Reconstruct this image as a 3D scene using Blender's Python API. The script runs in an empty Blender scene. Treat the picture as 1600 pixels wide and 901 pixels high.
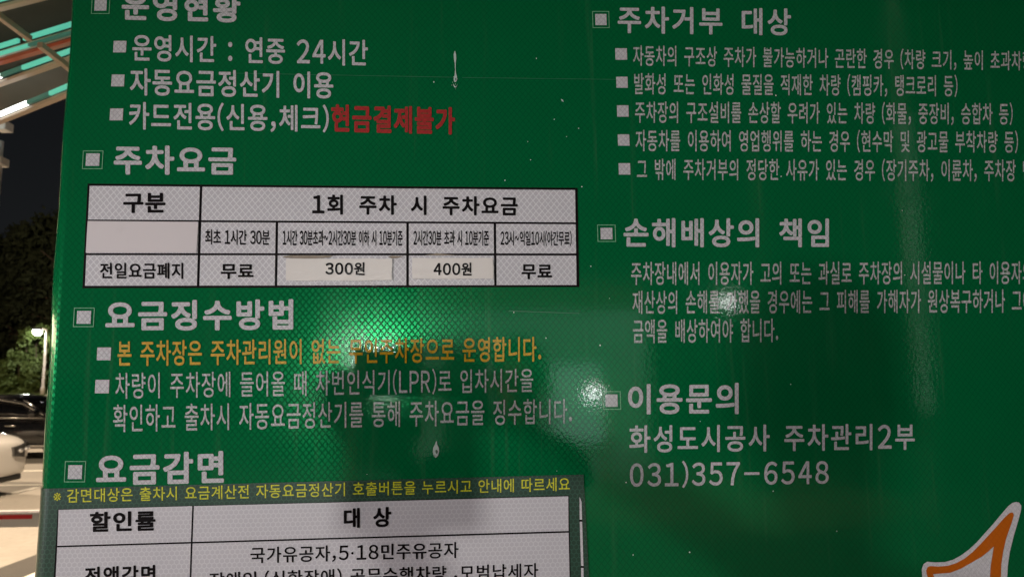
import bpy, bmesh, math, random
from mathutils import Vector, Matrix

# ------------------------------------------------------------------ camera, sky, moon, exposure
S = bpy.context.scene
COL = S.collection
F = 1110.0                       # focal length in photo pixels (1600 wide)
CAM = Vector((0.0, -0.95, 1.65))
_Z = Vector((-112.0, 9530.0, -1110.0)).normalized()
_X = Vector((19000.0, 110.0, -1110.0)).normalized()
_X = (_X - _X.dot(_Z) * _Z).normalized()
_Y = _Z.cross(_X)
ROT = Matrix((_X, _Y, _Z))       # camera -> world
cam_d = bpy.data.cameras.new('camera')
cam = bpy.data.objects.new('camera', cam_d)
COL.objects.link(cam)
cam.matrix_world = Matrix.Translation(CAM) @ ROT.to_4x4()
cam_d.sensor_width = 36.0
cam_d.lens = F / 1600.0 * 36.0
cam_d.clip_start = 0.01
cam_d.clip_end = 600.0
cam_d.dof.use_dof = True
cam_d.dof.focus_distance = 0.97
cam_d.dof.aperture_fstop = 9.0
S.camera = cam

W = bpy.data.worlds.new("World")
S.world = W
W.use_nodes = True
wn = W.node_tree
bg = wn.nodes['Background']
sky = wn.nodes.new('ShaderNodeTexSky')
sky.sky_type = 'NISHITA'
sky.sun_disc = False
sky.sun_elevation = math.radians(30.0)
sky.sun_rotation = math.radians(200.0)
hs = wn.nodes.new('ShaderNodeHueSaturation')
hs.inputs['Saturation'].default_value = 0.35
wn.links.new(sky.outputs[0], hs.inputs['Color'])
wn.links.new(hs.outputs[0], bg.inputs[0])
bg.inputs[1].default_value = 0.0019
moon_d = bpy.data.lights.new('moon', 'SUN')
moon_d.energy = 0.004
moon_d.angle = math.radians(0.5)
moon = bpy.data.objects.new('moon', moon_d)
COL.objects.link(moon)
moon.rotation_euler = (math.radians(60), 0, math.radians(-160))
S.view_settings.view_transform = 'Standard'
S.view_settings.look = 'None'
S.view_settings.gamma = 1.0
S.view_settings.exposure = 0.0
S.view_settings.use_curve_mapping = False
S.cycles.use_denoising = True
S.cycles.max_bounces = 8
S.cycles.sample_clamp_indirect = 6.0
S.cycles.caustics_reflective = False
S.cycles.caustics_refractive = False

KEY_POS = Vector((-3.7, -2.8, 1.75))
KEY_W = 690.0


def ray(px, py):
    return (ROT @ Vector(((px - 800.0), -(py - 450.5), -F))).normalized()


def U(px, py, off=0.0):
    """point of the sign face (y = -off) behind photo pixel px, py"""
    d = ray(px, py)
    t = (-off - CAM.y) / d.y
    return CAM + d * t


def at(px, py, Y):
    """point behind a pixel at depth Y in front of the sign's plane origin"""
    d = ray(px, py)
    return CAM + d * ((Y - CAM.y) / d.y)


def mir(px, py, t):
    """where the sign's mirror image at this pixel stands, t metres in front of the face"""
    d = ray(px, py)
    p = U(px, py)
    return Vector((p.x + d.x / d.y * t, -t, p.z + d.z / d.y * t))


# ------------------------------------------------------------------ object helpers
def link(o, parent=None):
    COL.objects.link(o)
    if parent is not None:
        o.parent = parent
    return o


def tag(o, label=None, cat=None, group=None, kind=None):
    if label: o['label'] = label
    if cat: o['category'] = cat
    if group: o['group'] = group
    if kind: o['kind'] = kind
    return o


def empty(name, loc, label=None, cat=None, group=None, rz=0.0):
    o = bpy.data.objects.new(name, None)
    link(o)
    o.location = loc
    o.rotation_euler = (0, 0, rz)
    o.empty_display_size = 0.1
    return tag(o, label, cat, group)


def obj(name, bm, mat, parent=None, smooth=False):
    me = bpy.data.meshes.new(name)
    bm.normal_update()
    bm.to_mesh(me)
    bm.free()
    for m in (mat if isinstance(mat, (list, tuple)) else [mat]):
        me.materials.append(m)
    if smooth:
        for p in me.polygons: p.use_smooth = True
    return link(bpy.data.objects.new(name, me), parent)


def lamp(name, loc, watts, color, radius=0.08, parent=None, spot=None, aim=None, blend=0.5):
    ld = bpy.data.lights.new(name, 'SPOT' if spot else 'POINT')
    ld.energy = watts
    ld.color = color
    ld.shadow_soft_size = radius
    o = link(bpy.data.objects.new(name, ld), parent)
    o.location = loc
    if spot:
        ld.spot_size = math.radians(spot)
        ld.spot_blend = blend
        o.rotation_euler = Vector(aim).to_track_quat('-Z', 'Y').to_euler()
    return o


def box(bm, c, s, rot=None, bev=0.0):
    r = bmesh.ops.create_cube(bm, size=1.0)
    vs = r['verts']
    M = Matrix.Translation(Vector(c)) @ (rot.to_4x4() if rot else Matrix()) @ Matrix.Diagonal((s[0], s[1], s[2], 1))
    bmesh.ops.transform(bm, matrix=M, verts=vs)
    if bev > 0:
        es = list({e for v in vs for e in v.link_edges})
        bmesh.ops.bevel(bm, geom=es, offset=bev, segments=2, affect='EDGES', profile=0.6)


def tube(bm, pts, rad, n=12, cap=True):
    """tube along points, radius number or list"""
    rings = []
    pts = [Vector(p) for p in pts]
    for i, p in enumerate(pts):
        d = (pts[min(i + 1, len(pts) - 1)] - pts[max(i - 1, 0)]).normalized()
        a = d.orthogonal().normalized() if i == 0 else (prev - d * prev.dot(d)).normalized()
        prev = a
        b = d.cross(a)
        r = rad[i] if isinstance(rad, (list, tuple)) else rad
        rings.append([bm.verts.new(p + (a * math.cos(2 * math.pi * k / n) + b * math.sin(2 * math.pi * k / n)) * r) for k in range(n)])
    for i in range(len(rings) - 1):
        for k in range(n):
            bm.faces.new((rings[i][k], rings[i][(k + 1) % n], rings[i + 1][(k + 1) % n], rings[i + 1][k]))
    if cap:
        bm.faces.new(rings[0][::-1])
        bm.faces.new(rings[-1])


def beam(bm, a, b, w, h, up=Vector((0, 0, 1))):
    a = Vector(a); b = Vector(b)
    d = (b - a)
    x = d.normalized()
    y = up.cross(x).normalized()
    z = x.cross(y)
    box(bm, (a + b) / 2, (d.length, w, h), Matrix((x, y, z)).transposed())


# ------------------------------------------------------------------ material helpers
class NT:
    def __init__(s, name):
        s.m = bpy.data.materials.new(name)
        s.m.use_nodes = True
        s.t = s.m.node_tree
        s.b = s.t.nodes['Principled BSDF']
        s.out = s.t.nodes['Material Output']

    def n(s, typ, **kw):
        nd = s.t.nodes.new(typ)
        for k, v in kw.items(): setattr(nd, k, v)
        return nd

    def l(s, a, b): s.t.links.new(a, b)

    def math(s, op, a, b=None, c=None):
        nd = s.n('ShaderNodeMath', operation=op)
        for i, v in enumerate((a, b, c)):
            if v is None: continue
            if isinstance(v, (int, float)): nd.inputs[i].default_value = v
            else: s.l(v, nd.inputs[i])
        return nd.outputs[0]

    def ramp(s, v, lo, hi, a=0.0, b=1.0):
        nd = s.n('ShaderNodeMapRange', interpolation_type='SMOOTHSTEP')
        s.l(v, nd.inputs[0])
        for i, q in enumerate((lo, hi, a, b)): nd.inputs[1 + i].default_value = q
        return nd.outputs[0]

    def mixc(s, f, a, b):
        nd = s.n('ShaderNodeMix', data_type='RGBA')
        if isinstance(f, (int, float)): nd.inputs[0].default_value = f
        else: s.l(f, nd.inputs[0])
        for i, v in ((6, a), (7, b)):
            if isinstance(v, (tuple, list)): nd.inputs[i].default_value = (v[0], v[1], v[2], 1)
            else: s.l(v, nd.inputs[i])
        return nd.outputs[2]

    def noise(s, scale, detail=3.0, rough=0.55, vec=None):
        nd = s.n('ShaderNodeTexNoise')
        nd.inputs['Scale'].default_value = scale
        nd.inputs['Detail'].default_value = detail
        nd.inputs['Roughness'].default_value = rough
        s.l(vec if vec is not None else s.coord(), nd.inputs['Vector'])
        return nd.outputs[0]

    def coord(s):
        if not hasattr(s, '_c'): s._c = s.n('ShaderNodeTexCoord').outputs['Object']
        return s._c

    def bump(s, h, strength, dist):
        nd = s.n('ShaderNodeBump')
        nd.inputs['Strength'].default_value = strength
        nd.inputs['Distance'].default_value = dist
        s.l(h, nd.inputs['Height'])
        return nd.outputs[0]


def simple(name, col, rough=0.5, metal=0.0, var=0.15, scale=8.0, coat=0.0, emit=None, estr=0.0, spec=0.5):
    t = NT(name)
    if var > 0:
        nz = t.noise(scale, 4.0)
        t.l(t.mixc(nz, [c * (1 - var) for c in col], [min(1, c * (1 + var)) for c in col]), t.b.inputs['Base Color'])
        t.l(t.ramp(nz, 0.2, 0.8, max(0.02, rough - 0.08), min(1, rough + 0.08)), t.b.inputs['Roughness'])
    else:
        t.b.inputs['Base Color'].default_value = (*col, 1)
        t.b.inputs['Roughness'].default_value = rough
    t.b.inputs['Metallic'].default_value = metal
    t.b.inputs['Specular IOR Level'].default_value = spec
    if coat:
        t.b.inputs['Coat Weight'].default_value = coat
        t.b.inputs['Coat Roughness'].default_value = 0.05
    if emit:
        t.b.inputs['Emission Color'].default_value = (*emit, 1)
        t.b.inputs['Emission Strength'].default_value = estr
    return t.m


def lattice(t, w, h, shape='diamond'):
    """0 on the seal lines of prismatic sheeting, 1 in the cells"""
    sep = t.n('ShaderNodeSeparateXYZ')
    t.l(t.coord(), sep.inputs[0])
    x, z = sep.outputs[0], sep.outputs[2]
    # slight waviness of the embossed seal lines
    wob = t.math('MULTIPLY', t.math('SUBTRACT', t.noise(160.0, 1.0), 0.5), 0.0016)
    x = t.math('ADD', x, wob)
    u = t.math('DIVIDE', x, w)
    v = t.math('DIVIDE', z, h)
    a = t.math('PINGPONG', t.math('ADD', u, v), 0.5)
    b = t.math('PINGPONG', t.math('SUBTRACT', u, v), 0.5)
    d = t.math('MINIMUM', a, b)
    if shape == 'hex':   # true honeycomb: distance to the border of the nearest hexagon
        X = t.math('DIVIDE', x, w); Z = t.math('DIVIDE', z, w)
        def cellpos(ox, oz):
            ax = t.math('SUBTRACT', t.math('FLOORED_MODULO', t.math('ADD', X, ox), 1.0), 0.5)
            az = t.math('SUBTRACT', t.math('FLOORED_MODULO', t.math('ADD', Z, oz), 1.7320508), 0.8660254)
            return t.math('ABSOLUTE', ax), t.math('ABSOLUTE', az)
        dist = []
        for o in ((0.0, 0.0), (0.5, 0.8660254)):
            ax, az = cellpos(*o)
            dist.append(t.math('MAXIMUM', ax, t.math('ADD', t.math('MULTIPLY', ax, 0.5), t.math('MULTIPLY', az, 0.8660254))))
        d = t.math('SUBTRACT', 0.5, t.math('MINIMUM', dist[0], dist[1]))
    return d


def sheet(name, col, line, w, h, shape='diamond', linew=0.1, rough=0.4, retro=None, retro_fac=0.0, coat=1.0,
          dirt=0.12, peel=0.055, coat_rough=0.06, grain=0.0, spec=0.25):
    """reflective sheeting: colour with a cell lattice under a clear glossy film"""
    t = NT(name)
    d = lattice(t, w, h, shape)
    cell = t.ramp(d, linew * 0.35, linew)
    nz = t.noise(9.0, 5.0)
    base = t.mixc(cell, line, col)
    dn = t.ramp(nz, 0.35, 0.75, 0.0, dirt)
    base = t.mixc(dn, base, [c * 0.55 for c in col])
    if grain > 0:
        g = t.ramp(t.noise(420.0, 2.0, 0.7), 0.35, 0.65, 0.0, grain)
        base = t.mixc(g, base, [c * 0.45 for c in col])
    mp = t.n('ShaderNodeMapping'); mp.inputs['Scale'].default_value = (55.0, 1.0, 2.2)
    t.l(t.coord(), mp.inputs['Vector'])
    runs = t.ramp(t.noise(1.0, 4.0, 0.65, mp.outputs[0]), 0.55, 0.80, 0.0, 0.035)
    base = t.mixc(runs, base, (0.42, 0.40, 0.34))
    t.l(base, t.b.inputs['Base Color'])
    t.b.inputs['Roughness'].default_value = rough
    smear = t.ramp(t.noise(6.0, 5.0, 0.65), 0.45, 0.75, coat_rough * 0.7, coat_rough * 1.8)
    t.l(smear, t.b.inputs['Coat Roughness'])
    t.b.inputs['Specular IOR Level'].default_value = spec
    # orange peel of the film: fine ripples plus broad sag
    pz = t.noise(210.0, 2.0, 0.6)
    pz2 = t.noise(14.0, 2.0, 0.5)
    hsum = t.math('ADD', t.math('MULTIPLY', pz, peel), t.math('MULTIPLY', pz2, peel * 2.2))
    nb = t.bump(hsum, 0.55, 0.0016)
    t.b.inputs['Coat Weight'].default_value = coat
    t.b.inputs['Coat IOR'].default_value = 1.5
    t.l(nb, t.b.inputs['Coat Normal'])
    if retro:
        g = t.n('ShaderNodeBsdfGlossy')
        g.inputs['Color'].default_value = (*retro, 1)
        g.inputs['Roughness'].default_value = 0.17
        mx = t.n('ShaderNodeMixShader')
        t.l(t.math('MULTIPLY', t.ramp(d, linew * 0.5, linew * 1.8), retro_fac), mx.inputs[0])
        t.l(t.b.outputs[0], mx.inputs[1])
        t.l(g.outputs[0], mx.inputs[2])
        t.l(mx.outputs[0], t.out.inputs[0])
    return t.m


M = {}
M['green'] = sheet('green reflective sheeting', (0.0005, 0.088, 0.0265), (0.0004, 0.068, 0.021), 0.0082, 0.0098,
                   retro=(0.04, 1.0, 0.30), retro_fac=0.052, linew=0.13, spec=0.0)
M['white_cell'] = sheet('white reflective sheeting', (0.395, 0.372, 0.392), (0.56, 0.532, 0.55), 0.0082, 0.0098, linew=0.11,
                        coat=0.6, dirt=0.10, grain=0.10)
M['white_ink'] = sheet('white letter sheeting', (0.45, 0.425, 0.44), (0.33, 0.315, 0.325), 0.0066, 0.0078, linew=0.16,
                       coat=0.6, dirt=0.2, grain=0.35)
M['white_ink_thin'] = sheet('grey white letter sheeting', (0.43, 0.41, 0.41), (0.25, 0.265, 0.245), 0.0066, 0.0078, linew=0.20,
                            coat=0.6, dirt=0.25, grain=0.5)
M['red_ink'] = sheet('red letter film', (0.29, 0.008, 0.007), (0.20, 0.010, 0.008), 0.0082, 0.0098, coat=0.5, grain=0.35)
M['orange_ink'] = sheet('amber letter film', (0.45, 0.25, 0.003), (0.32, 0.185, 0.004), 0.0082, 0.0098, coat=0.5, grain=0.25)
M['frame_ink'] = sheet('pale green outline', (0.12, 0.30, 0.16), (0.08, 0.22, 0.12), 0.0066, 0.0078, coat=0.5, grain=0.3)
M['black_ink'] = sheet('black vinyl', (0.003, 0.0015, 0.002), (0.004, 0.002, 0.003), 0.0082, 0.0098, coat=0.15, dirt=0.0, spec=0.05)
M['notice_green'] = sheet('dark green honeycomb sheeting', (0.010, 0.034, 0.020), (0.020, 0.062, 0.040), 0.0062, 0.0105, 'hex',
                          linew=0.12, coat=0.7, peel=0.2)
M['notice_white'] = sheet('white honeycomb sheeting', (0.405, 0.38, 0.402), (0.49, 0.46, 0.483), 0.0062, 0.0105, 'hex', linew=0.12,
                          coat=0.6, dirt=0.10)
M['yellow_ink'] = sheet('yellow letter film', (0.47, 0.45, 0.012), (0.30, 0.32, 0.012), 0.0062, 0.0105, 'hex', linew=0.12, coat=0.4)
M['logo_orange'] = sheet('orange logo film', (0.40, 0.085, 0.002), (0.36, 0.075, 0.002), 0.0082, 0.0098, coat=0.4, dirt=0.05)
M['logo_white'] = sheet('logo white sheeting', (0.52, 0.48, 0.50), (0.42, 0.39, 0.41), 0.0066, 0.0078, coat=0.5, grain=0.3)


def stained(name, col, stain, amount, scale=26.0):
    t = NT(name)
    nz = t.noise(scale, 5.0, 0.6)
    f = t.ramp(nz, 0.58, 0.74, 0.0, amount)
    f2 = t.ramp(t.noise(5.0, 3.0), 0.3, 0.7, 0.0, 0.12)
    c = t.mixc(f2, t.mixc(f, col, stain), [q * 0.75 for q in col])
    t.l(c, t.b.inputs['Base Color'])
    t.b.inputs['Roughness'].default_value = 0.45
    t.b.inputs['Coat Weight'].default_value = 0.3
    t.b.inputs['Coat Roughness'].default_value = 0.12
    return t.m


M['blank_patch'] = stained('blank pinkish patch', (0.46, 0.405, 0.41), (0.40, 0.345, 0.35), 0.4)
M['label_patch'] = stained('stained price label', (0.53, 0.48, 0.45), (0.25, 0.20, 0.14), 0.75)
M['residue'] = stained('brown glue residue', (0.17, 0.125, 0.085), (0.10, 0.07, 0.045), 0.8, 60)
M['drip'] = stained('dried white drip', (0.34, 0.40, 0.36), (0.08, 0.16, 0.10), 0.7, 220)
M['film_edge'] = simple('film edge', (0.20, 0.30, 0.22), 0.3)
M['steel'] = simple('galvanised steel', (0.42, 0.42, 0.42), 0.45, 0.7)


def clear_film():
    t = NT('clear tape film')
    t.b.inputs['Base Color'].default_value = (1, 1, 1, 1)
    g = t.n('ShaderNodeBsdfGlossy'); g.inputs['Roughness'].default_value = 0.16
    tr = t.n('ShaderNodeBsdfTransparent')
    mx = t.n('ShaderNodeMixShader')
    nb = t.bump(t.noise(120.0, 3.0), 0.5, 0.002)
    t.l(nb, g.inputs['Normal'])
    mx.inputs[0].default_value = 0.006
    t.l(tr.outputs[0], mx.inputs[1]); t.l(g.outputs[0], mx.inputs[2]); t.l(mx.outputs[0], t.out.inputs[0])
    return t.m


M['tape'] = clear_film()

# ------------------------------------------------------------------ glyph outlines of the lettering
_fc = bpy.data.curves.new('glyph_source', 'FONT')
_fo = bpy.data.objects.new('glyph_source', _fc)
COL.objects.link(_fo)
_fc.resolution_u = 4
_cache = {}
WIDE = {c: chr(ord(c) + 0xFEE0) for c in "0123456789LPR(),.:~-"}


def glyph(ch):
    ch = WIDE.get(ch, ch)
    if ch not in _cache:
        _fc.body = ch
        dg = bpy.context.evaluated_depsgraph_get()
        ev = _fo.evaluated_get(dg)
        me = ev.to_mesh()
        _cache[ch] = ([(v.co.x, v.co.y) for v in me.vertices], [tuple(p.vertices) for p in me.polygons])
        ev.to_mesh_clear()
    return _cache[ch]



# ------------------------------------------------------------------ ground and setting
def ground_mat():
    t = NT('worn concrete paving')
    n1 = t.noise(0.35, 6.0, 0.6); n2 = t.noise(14.0, 4.0, 0.6)
    c = t.mixc(t.ramp(n1, 0.3, 0.7), (0.27, 0.25, 0.225), (0.38, 0.355, 0.32))
    c = t.mixc(t.ramp(n2, 0.3, 0.8, 0.0, 0.45), c, (0.23, 0.215, 0.19))
    t.l(c, t.b.inputs['Base Color'])
    t.b.inputs['Roughness'].default_value = 0.85
    t.l(t.bump(n2, 0.3, 0.01), t.b.inputs['Normal'])
    return t.m


def asphalt_mat():
    t = NT('asphalt')
    n2 = t.noise(60.0, 4.0, 0.7); n1 = t.noise(0.8, 4.0)
    c = t.mixc(n2, (0.035, 0.034, 0.033), (0.085, 0.08, 0.075))
    c = t.mixc(t.ramp(n1, 0.4, 0.7, 0, 0.4), c, (0.10, 0.09, 0.08))
    t.l(c, t.b.inputs['Base Color'])
    t.b.inputs['Roughness'].default_value = 0.9
    t.l(t.bump(n2, 0.5, 0.01), t.b.inputs['Normal'])
    return t.m


def grid(x0, x1, y0, y1, z, nx=1, ny=1):
    bm = bmesh.new()
    vs = [[bm.verts.new((x0 + (x1 - x0) * i / nx, y0 + (y1 - y0) * j / ny, z(i / nx, j / ny) if callable(z) else z)) for i in range(nx + 1)] for j in range(ny + 1)]
    for j in range(ny):
        for i in range(nx):
            bm.faces.new((vs[j][i], vs[j][i + 1], vs[j + 1][i + 1], vs[j + 1][i]))
    return bm


tag(obj('ground', grid(-300, 300, -300, 300, 0.0), ground_mat()), kind='structure')


def ground_pt(px, py, z=0.0):
    d = ray(px, py)
    return CAM + d * ((z - CAM.z) / d.z)


def strip(name, pts, mat, z, kind='structure'):
    bm = bmesh.new()
    bm.faces.new([bm.verts.new((p[0], p[1], z)) for p in pts])
    o = obj(name, bm, mat)
    return tag(o, kind=kind)


line_mat = simple('road paint', (0.78, 0.75, 0.68), 0.6, var=0.12, scale=5)
asph = asphalt_mat()
# dark lane that cuts across the near corner of the lot
gA, gB = ground_pt(-5, 889), ground_pt(60, 865)
dv = (gB - gA).normalized()
nv = Vector((-dv.y, dv.x, 0))
if nv.y > 0: nv = -nv
a0, a1 = gA - dv * 8, gA + dv * 14
strip('road', [a0, a1, a1 + nv * 2.05, a0 + nv * 2.05], asph, 0.004)
b0, b1 = a0 + nv * 0.75, a1 + nv * 0.75
gC = ground_pt(50, 897)
kk = (gC - gA).dot(nv)
strip('road_line', [a0 + nv * kk, a1 + nv * kk, a1 + nv * (kk + 0.12), a0 + nv * (kk + 0.12)], line_mat, 0.008)


def ground_line(name, p, q, w, ext=6.0):
    A, B = ground_pt(*p), ground_pt(*q)
    d = (B - A).normalized(); n = Vector((-d.y, d.x, 0))
    A2, B2 = A - d * ext, B + d * ext
    strip(name, [A2 - n * w / 2, B2 - n * w / 2, B2 + n * w / 2, A2 + n * w / 2], line_mat, 0.004)


ground_line('bay_line', (0, 758), (62, 757), 0.15)
ground_line('bay_line', (32, 735.5), (64, 735), 0.18)
A, B = ground_pt(-10, 778), ground_pt(58, 761)
d_ = (B - A).normalized(); n_ = Vector((-d_.y, d_.x, 0))
strip('bay_line', [A - d_ * 3 - n_ * .06, B - n_ * .06, B + n_ * .06, A - d_ * 3 + n_ * .06], line_mat, 0.008)


def grass_mat():
    t = NT('short grass')
    n = t.noise(3.0, 5.0, 0.7)
    t.l(t.mixc(n, (0.045, 0.075, 0.012), (0.14, 0.17, 0.03)), t.b.inputs['Base Color'])
    t.b.inputs['Roughness'].default_value = 0.9
    t.l(t.bump(t.noise(40.0, 3.0), 1.0, 0.05), t.b.inputs['Normal'])
    return t.m


def bank(u, v):
    return 0.02 + 0.95 * min(1, v * 2.2) + 0.06 * math.sin(u * 37) * v
tag(obj('grass_bank', grid(-70, 30, 26, 60, bank, 40, 16), grass_mat()), kind='structure')
hb = bmesh.new()
random.seed(5)
rows = []
for j in range(7):
    v = j / 6
    rows.append([hb.verts.new((-140 + 200 * i / 40, 66 + 60 * v, 0.5 + 16 * v * v + 5.0 * v * math.sin(i * .7 + j) * .3)) for i in range(41)])
for j in range(6):
    for i in range(40):
        hb.faces.new((rows[j][i], rows[j][i + 1], rows[j + 1][i + 1], rows[j + 1][i]))
tag(obj('hill', hb, simple('dark hillside soil', (0.05, 0.05, 0.025), 0.95, scale=0.6)), kind='structure')

# ------------------------------------------------------------------ the parking sign
sign = empty('parking_sign', (0.25, 0.0, 0.0), 'large green reflective car park information board with white Korean text', 'sign')
SX = 0.25


def loc(p):                       # world -> sign local
    return Vector((p.x - SX, p.y, p.z))


L_top, L_bot = U(113, 0), U(59, 895)
XE = (L_top.x + L_bot.x) / 2 - 0.0085       # left edge of the board
XR = U(1790, 400).x
ZT, ZB = U(700, -260).z, U(700, 1120).z
RB = 0.017                         # rolled edge radius
TH = 0.06


def profile(x0, x1, r, off, seg=8, th=TH):
    """front skin profile in (x, y), from the left flank round the rolled edge to the right flank"""
    pts = [(x0 - off, th)]
    for k in range(seg + 1):
        a = math.pi / 2 * k / seg
        pts.append((x0 + r - math.cos(a) * (r + off), r - math.sin(a) * (r + off)))
    if x1 is not None:
        for k in range(seg + 1):
            a = math.pi / 2 * (1 - k / seg)
            pts.append((x1 - r + math.cos(a) * (r + off), r - math.sin(a) * (r + off)))
        pts.append((x1 + off, th))
    return pts


def edge_wave(z):
    return 0.0011 * math.sin(z * 9.0 + 1.0) + 0.0007 * math.sin(z * 31.0)


bm = bmesh.new()
pr = profile(XE - SX, XR - SX, RB, 0.0)
NZ = 60
cols = []
for j in range(NZ + 1):
    z = ZB + (ZT - ZB) * j / NZ
    row = []
    for i, (x, y) in enumerate(pr):
        w = edge_wave(z) if i <= 5 else 0.0
        row.append(bm.verts.new((x + w, y, z)))
    cols.append(row)
for j in range(NZ):
    for i in range(len(pr) - 1):
        bm.faces.new((cols[j][i], cols[j][i + 1], cols[j + 1][i + 1], cols[j + 1][i]))
bm.faces.new(cols[0][::-1]); bm.faces.new(cols[-1])
bm.faces.new([cols[j][0] for j in range(NZ, -1, -1)] [::-1] + [cols[j][-1] for j in range(NZ, -1, -1)])
panel = obj('panel', bm, M['green'], sign)
for p in panel.data.polygons:
    p.use_smooth = len(p.vertices) == 4 and abs(p.normal.z) < 0.3 and abs(p.normal.y) < 0.995
# cut edge of the wrapped film, a thin pale line down the flank
bm = bmesh.new()
aa = math.radians(40)
prev = None
for j in range(NZ + 1):
    z = ZB + (ZT - ZB) * j / NZ
    w = edge_wave(z) + 0.0004 * math.sin(j * 12.9898) 
    a1 = math.radians(27); a2 = math.radians(22)
    q = [bm.verts.new((XE - SX + w + RB - math.cos(a) * (RB + 0.0005), RB - math.sin(a) * (RB + 0.0005), z)) for a in (a2, a1)]
    if prev: bm.faces.new((prev[0], prev[1], q[1], q[0]))
    prev = q
obj('film_edge', bm, M['film_edge'], sign)
for x in (XE + 0.25, XR - 0.25):
    bm = bmesh.new()
    tube(bm, [(x - SX, TH + 0.045, -0.02), (x - SX, TH + 0.045, ZT - 0.03)], 0.044, 20)
    box(bm, (x - SX, TH + 0.045, 0.006), (0.2, 0.2, 0.012))
    obj('support_post', bm, M['steel'], sign, True)

def is_h(ch): return 0xAC00 <= ord(ch) <= 0xD7A3


def layout(text, sp, ls, dw):
    out = []
    x = 0.0
    for ch in text:
        if ch == ' ':
            x += sp
            continue
        vs, fs = glyph(ch)
        x0 = min(v[0] for v in vs); x1 = max(v[0] for v in vs)
        y0 = min(v[1] for v in vs); y1 = max(v[1] for v in vs)
        if is_h(ch) or ch == '※':
            out.append(([(x + v[0], v[1]) for v in vs], fs, 0.25 if ch == '※' else 1.0))
            adv = 0.92 + ls
        elif ch in '()':
            sy = 0.96 / (y1 - y0)
            out.append(([(x + (v[0] - x0) * 0.9 + 0.05, -0.1 + (v[1] - y0) * sy) for v in vs], fs))
            adv = (x1 - x0) * 0.9 + 0.10 + ls
        elif ch.isdigit() or ch.isalpha():
            sy = 0.82 / (y1 - y0)
            wd = min(0.56, (x1 - x0) * 1.08) * dw
            k = wd / (x1 - x0)
            out.append(([(x + (v[0] - x0) * k + 0.06, (v[1] - y0) * sy - 0.03) for v in vs], fs))
            adv = wd + 0.12 + ls
        else:
            k = 1.0 if ch not in '-~' else 0.62 / (x1 - x0)
            out.append(([(x + (v[0] - x0) * k + 0.08, v[1]) for v in vs], fs))
            adv = (x1 - x0) * k + 0.18 + ls
        x += adv
    return out


def text_on(name, text, L, R, mat, off=0.02, sp=0.42, ls=0.04, dw=1.0, layer=0.0006, parent=None, offy=None):
    """L = (x, y_top, y_bottom) of the ink's left end in the photo, R = the right end; off thickens the strokes"""
    items = layout(text, sp, ls, dw)
    oy = offy if offy is not None else off
    ax = [v for it in items for v in it[0]]
    x0 = min(v[0] for v in ax) - off; x1 = max(v[0] for v in ax) + off
    y0 = min(v[1] for v in ax) - oy; y1 = max(v[1] for v in ax) + oy
    tl, bl = loc(U(L[0], L[1])), loc(U(L[0], L[2]))
    tr, br = loc(U(R[0], R[1])), loc(U(R[0], R[2]))
    n = 4 if off < 0.012 else 8
    shifts = [(math.cos(2 * math.pi * (k + .5) / n) * off, math.sin(2 * math.pi * (k + .5) / n) * oy) for k in range(n)] + [(0, 0)]
    co, fa = [], []
    for it in items:
        vs, fs = it[0], it[1]
        kk = it[2] if len(it) > 2 else 1.0
        for k, (sx, sy) in enumerate(shifts):
            sx *= kk; sy *= kk
            o = len(co)
            for (x, y) in vs:
                u = (x + sx - x0) / (x1 - x0); v = (y + sy - y0) / (y1 - y0)
                px = bl.x * (1 - u) * (1 - v) + br.x * u * (1 - v) + tl.x * (1 - u) * v + tr.x * u * v
                pz = bl.z * (1 - u) * (1 - v) + br.z * u * (1 - v) + tl.z * (1 - u) * v + tr.z * u * v
                co.append((px, -layer - 0.000022 * k, pz))
            fa.extend(tuple(i + o for i in f) for f in fs)
    me = bpy.data.meshes.new(name)
    me.from_pydata(co, [], fa)
    me.materials.append(mat)
    me.update()
    if me.polygons and sum(p.normal.y * p.area for p in me.polygons) > 0: me.flip_normals()
    return link(bpy.data.objects.new(name, me), parent or sign)


def poly_on(name, pts, mat, layer, parent=None):
    bm = bmesh.new()
    vs = [bm.verts.new((loc(U(*p)).x, -layer, loc(U(*p)).z)) for p in pts]
    f = bm.faces.new(vs)
    f.normal_update()
    if f.normal.y > 0: f.normal_flip()
    if len(pts) > 4: bmesh.ops.triangulate(bm, faces=bm.faces[:])
    return obj(name, bm, mat, parent or sign)


def thicken(o, t):
    """give a pasted sticker its thickness towards the board"""
    bm = bmesh.new(); bm.from_mesh(o.data)
    g = bmesh.ops.extrude_face_region(bm, geom=bm.faces[:])
    bmesh.ops.translate(bm, verts=[v for v in g['geom'] if isinstance(v, bmesh.types.BMVert)], vec=(0, -t, 0))
    bmesh.ops.recalc_face_normals(bm, faces=bm.faces[:])
    bm.to_mesh(o.data); bm.free()


def quad(x0, y0, x1, y1, s=0.0, k=0.0):   # s: x shear downwards, k: y slope
    return [(x0, y0), (x1, y0 + k), (x1 + s, y1 + k), (x0 + s, y1)]


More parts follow.
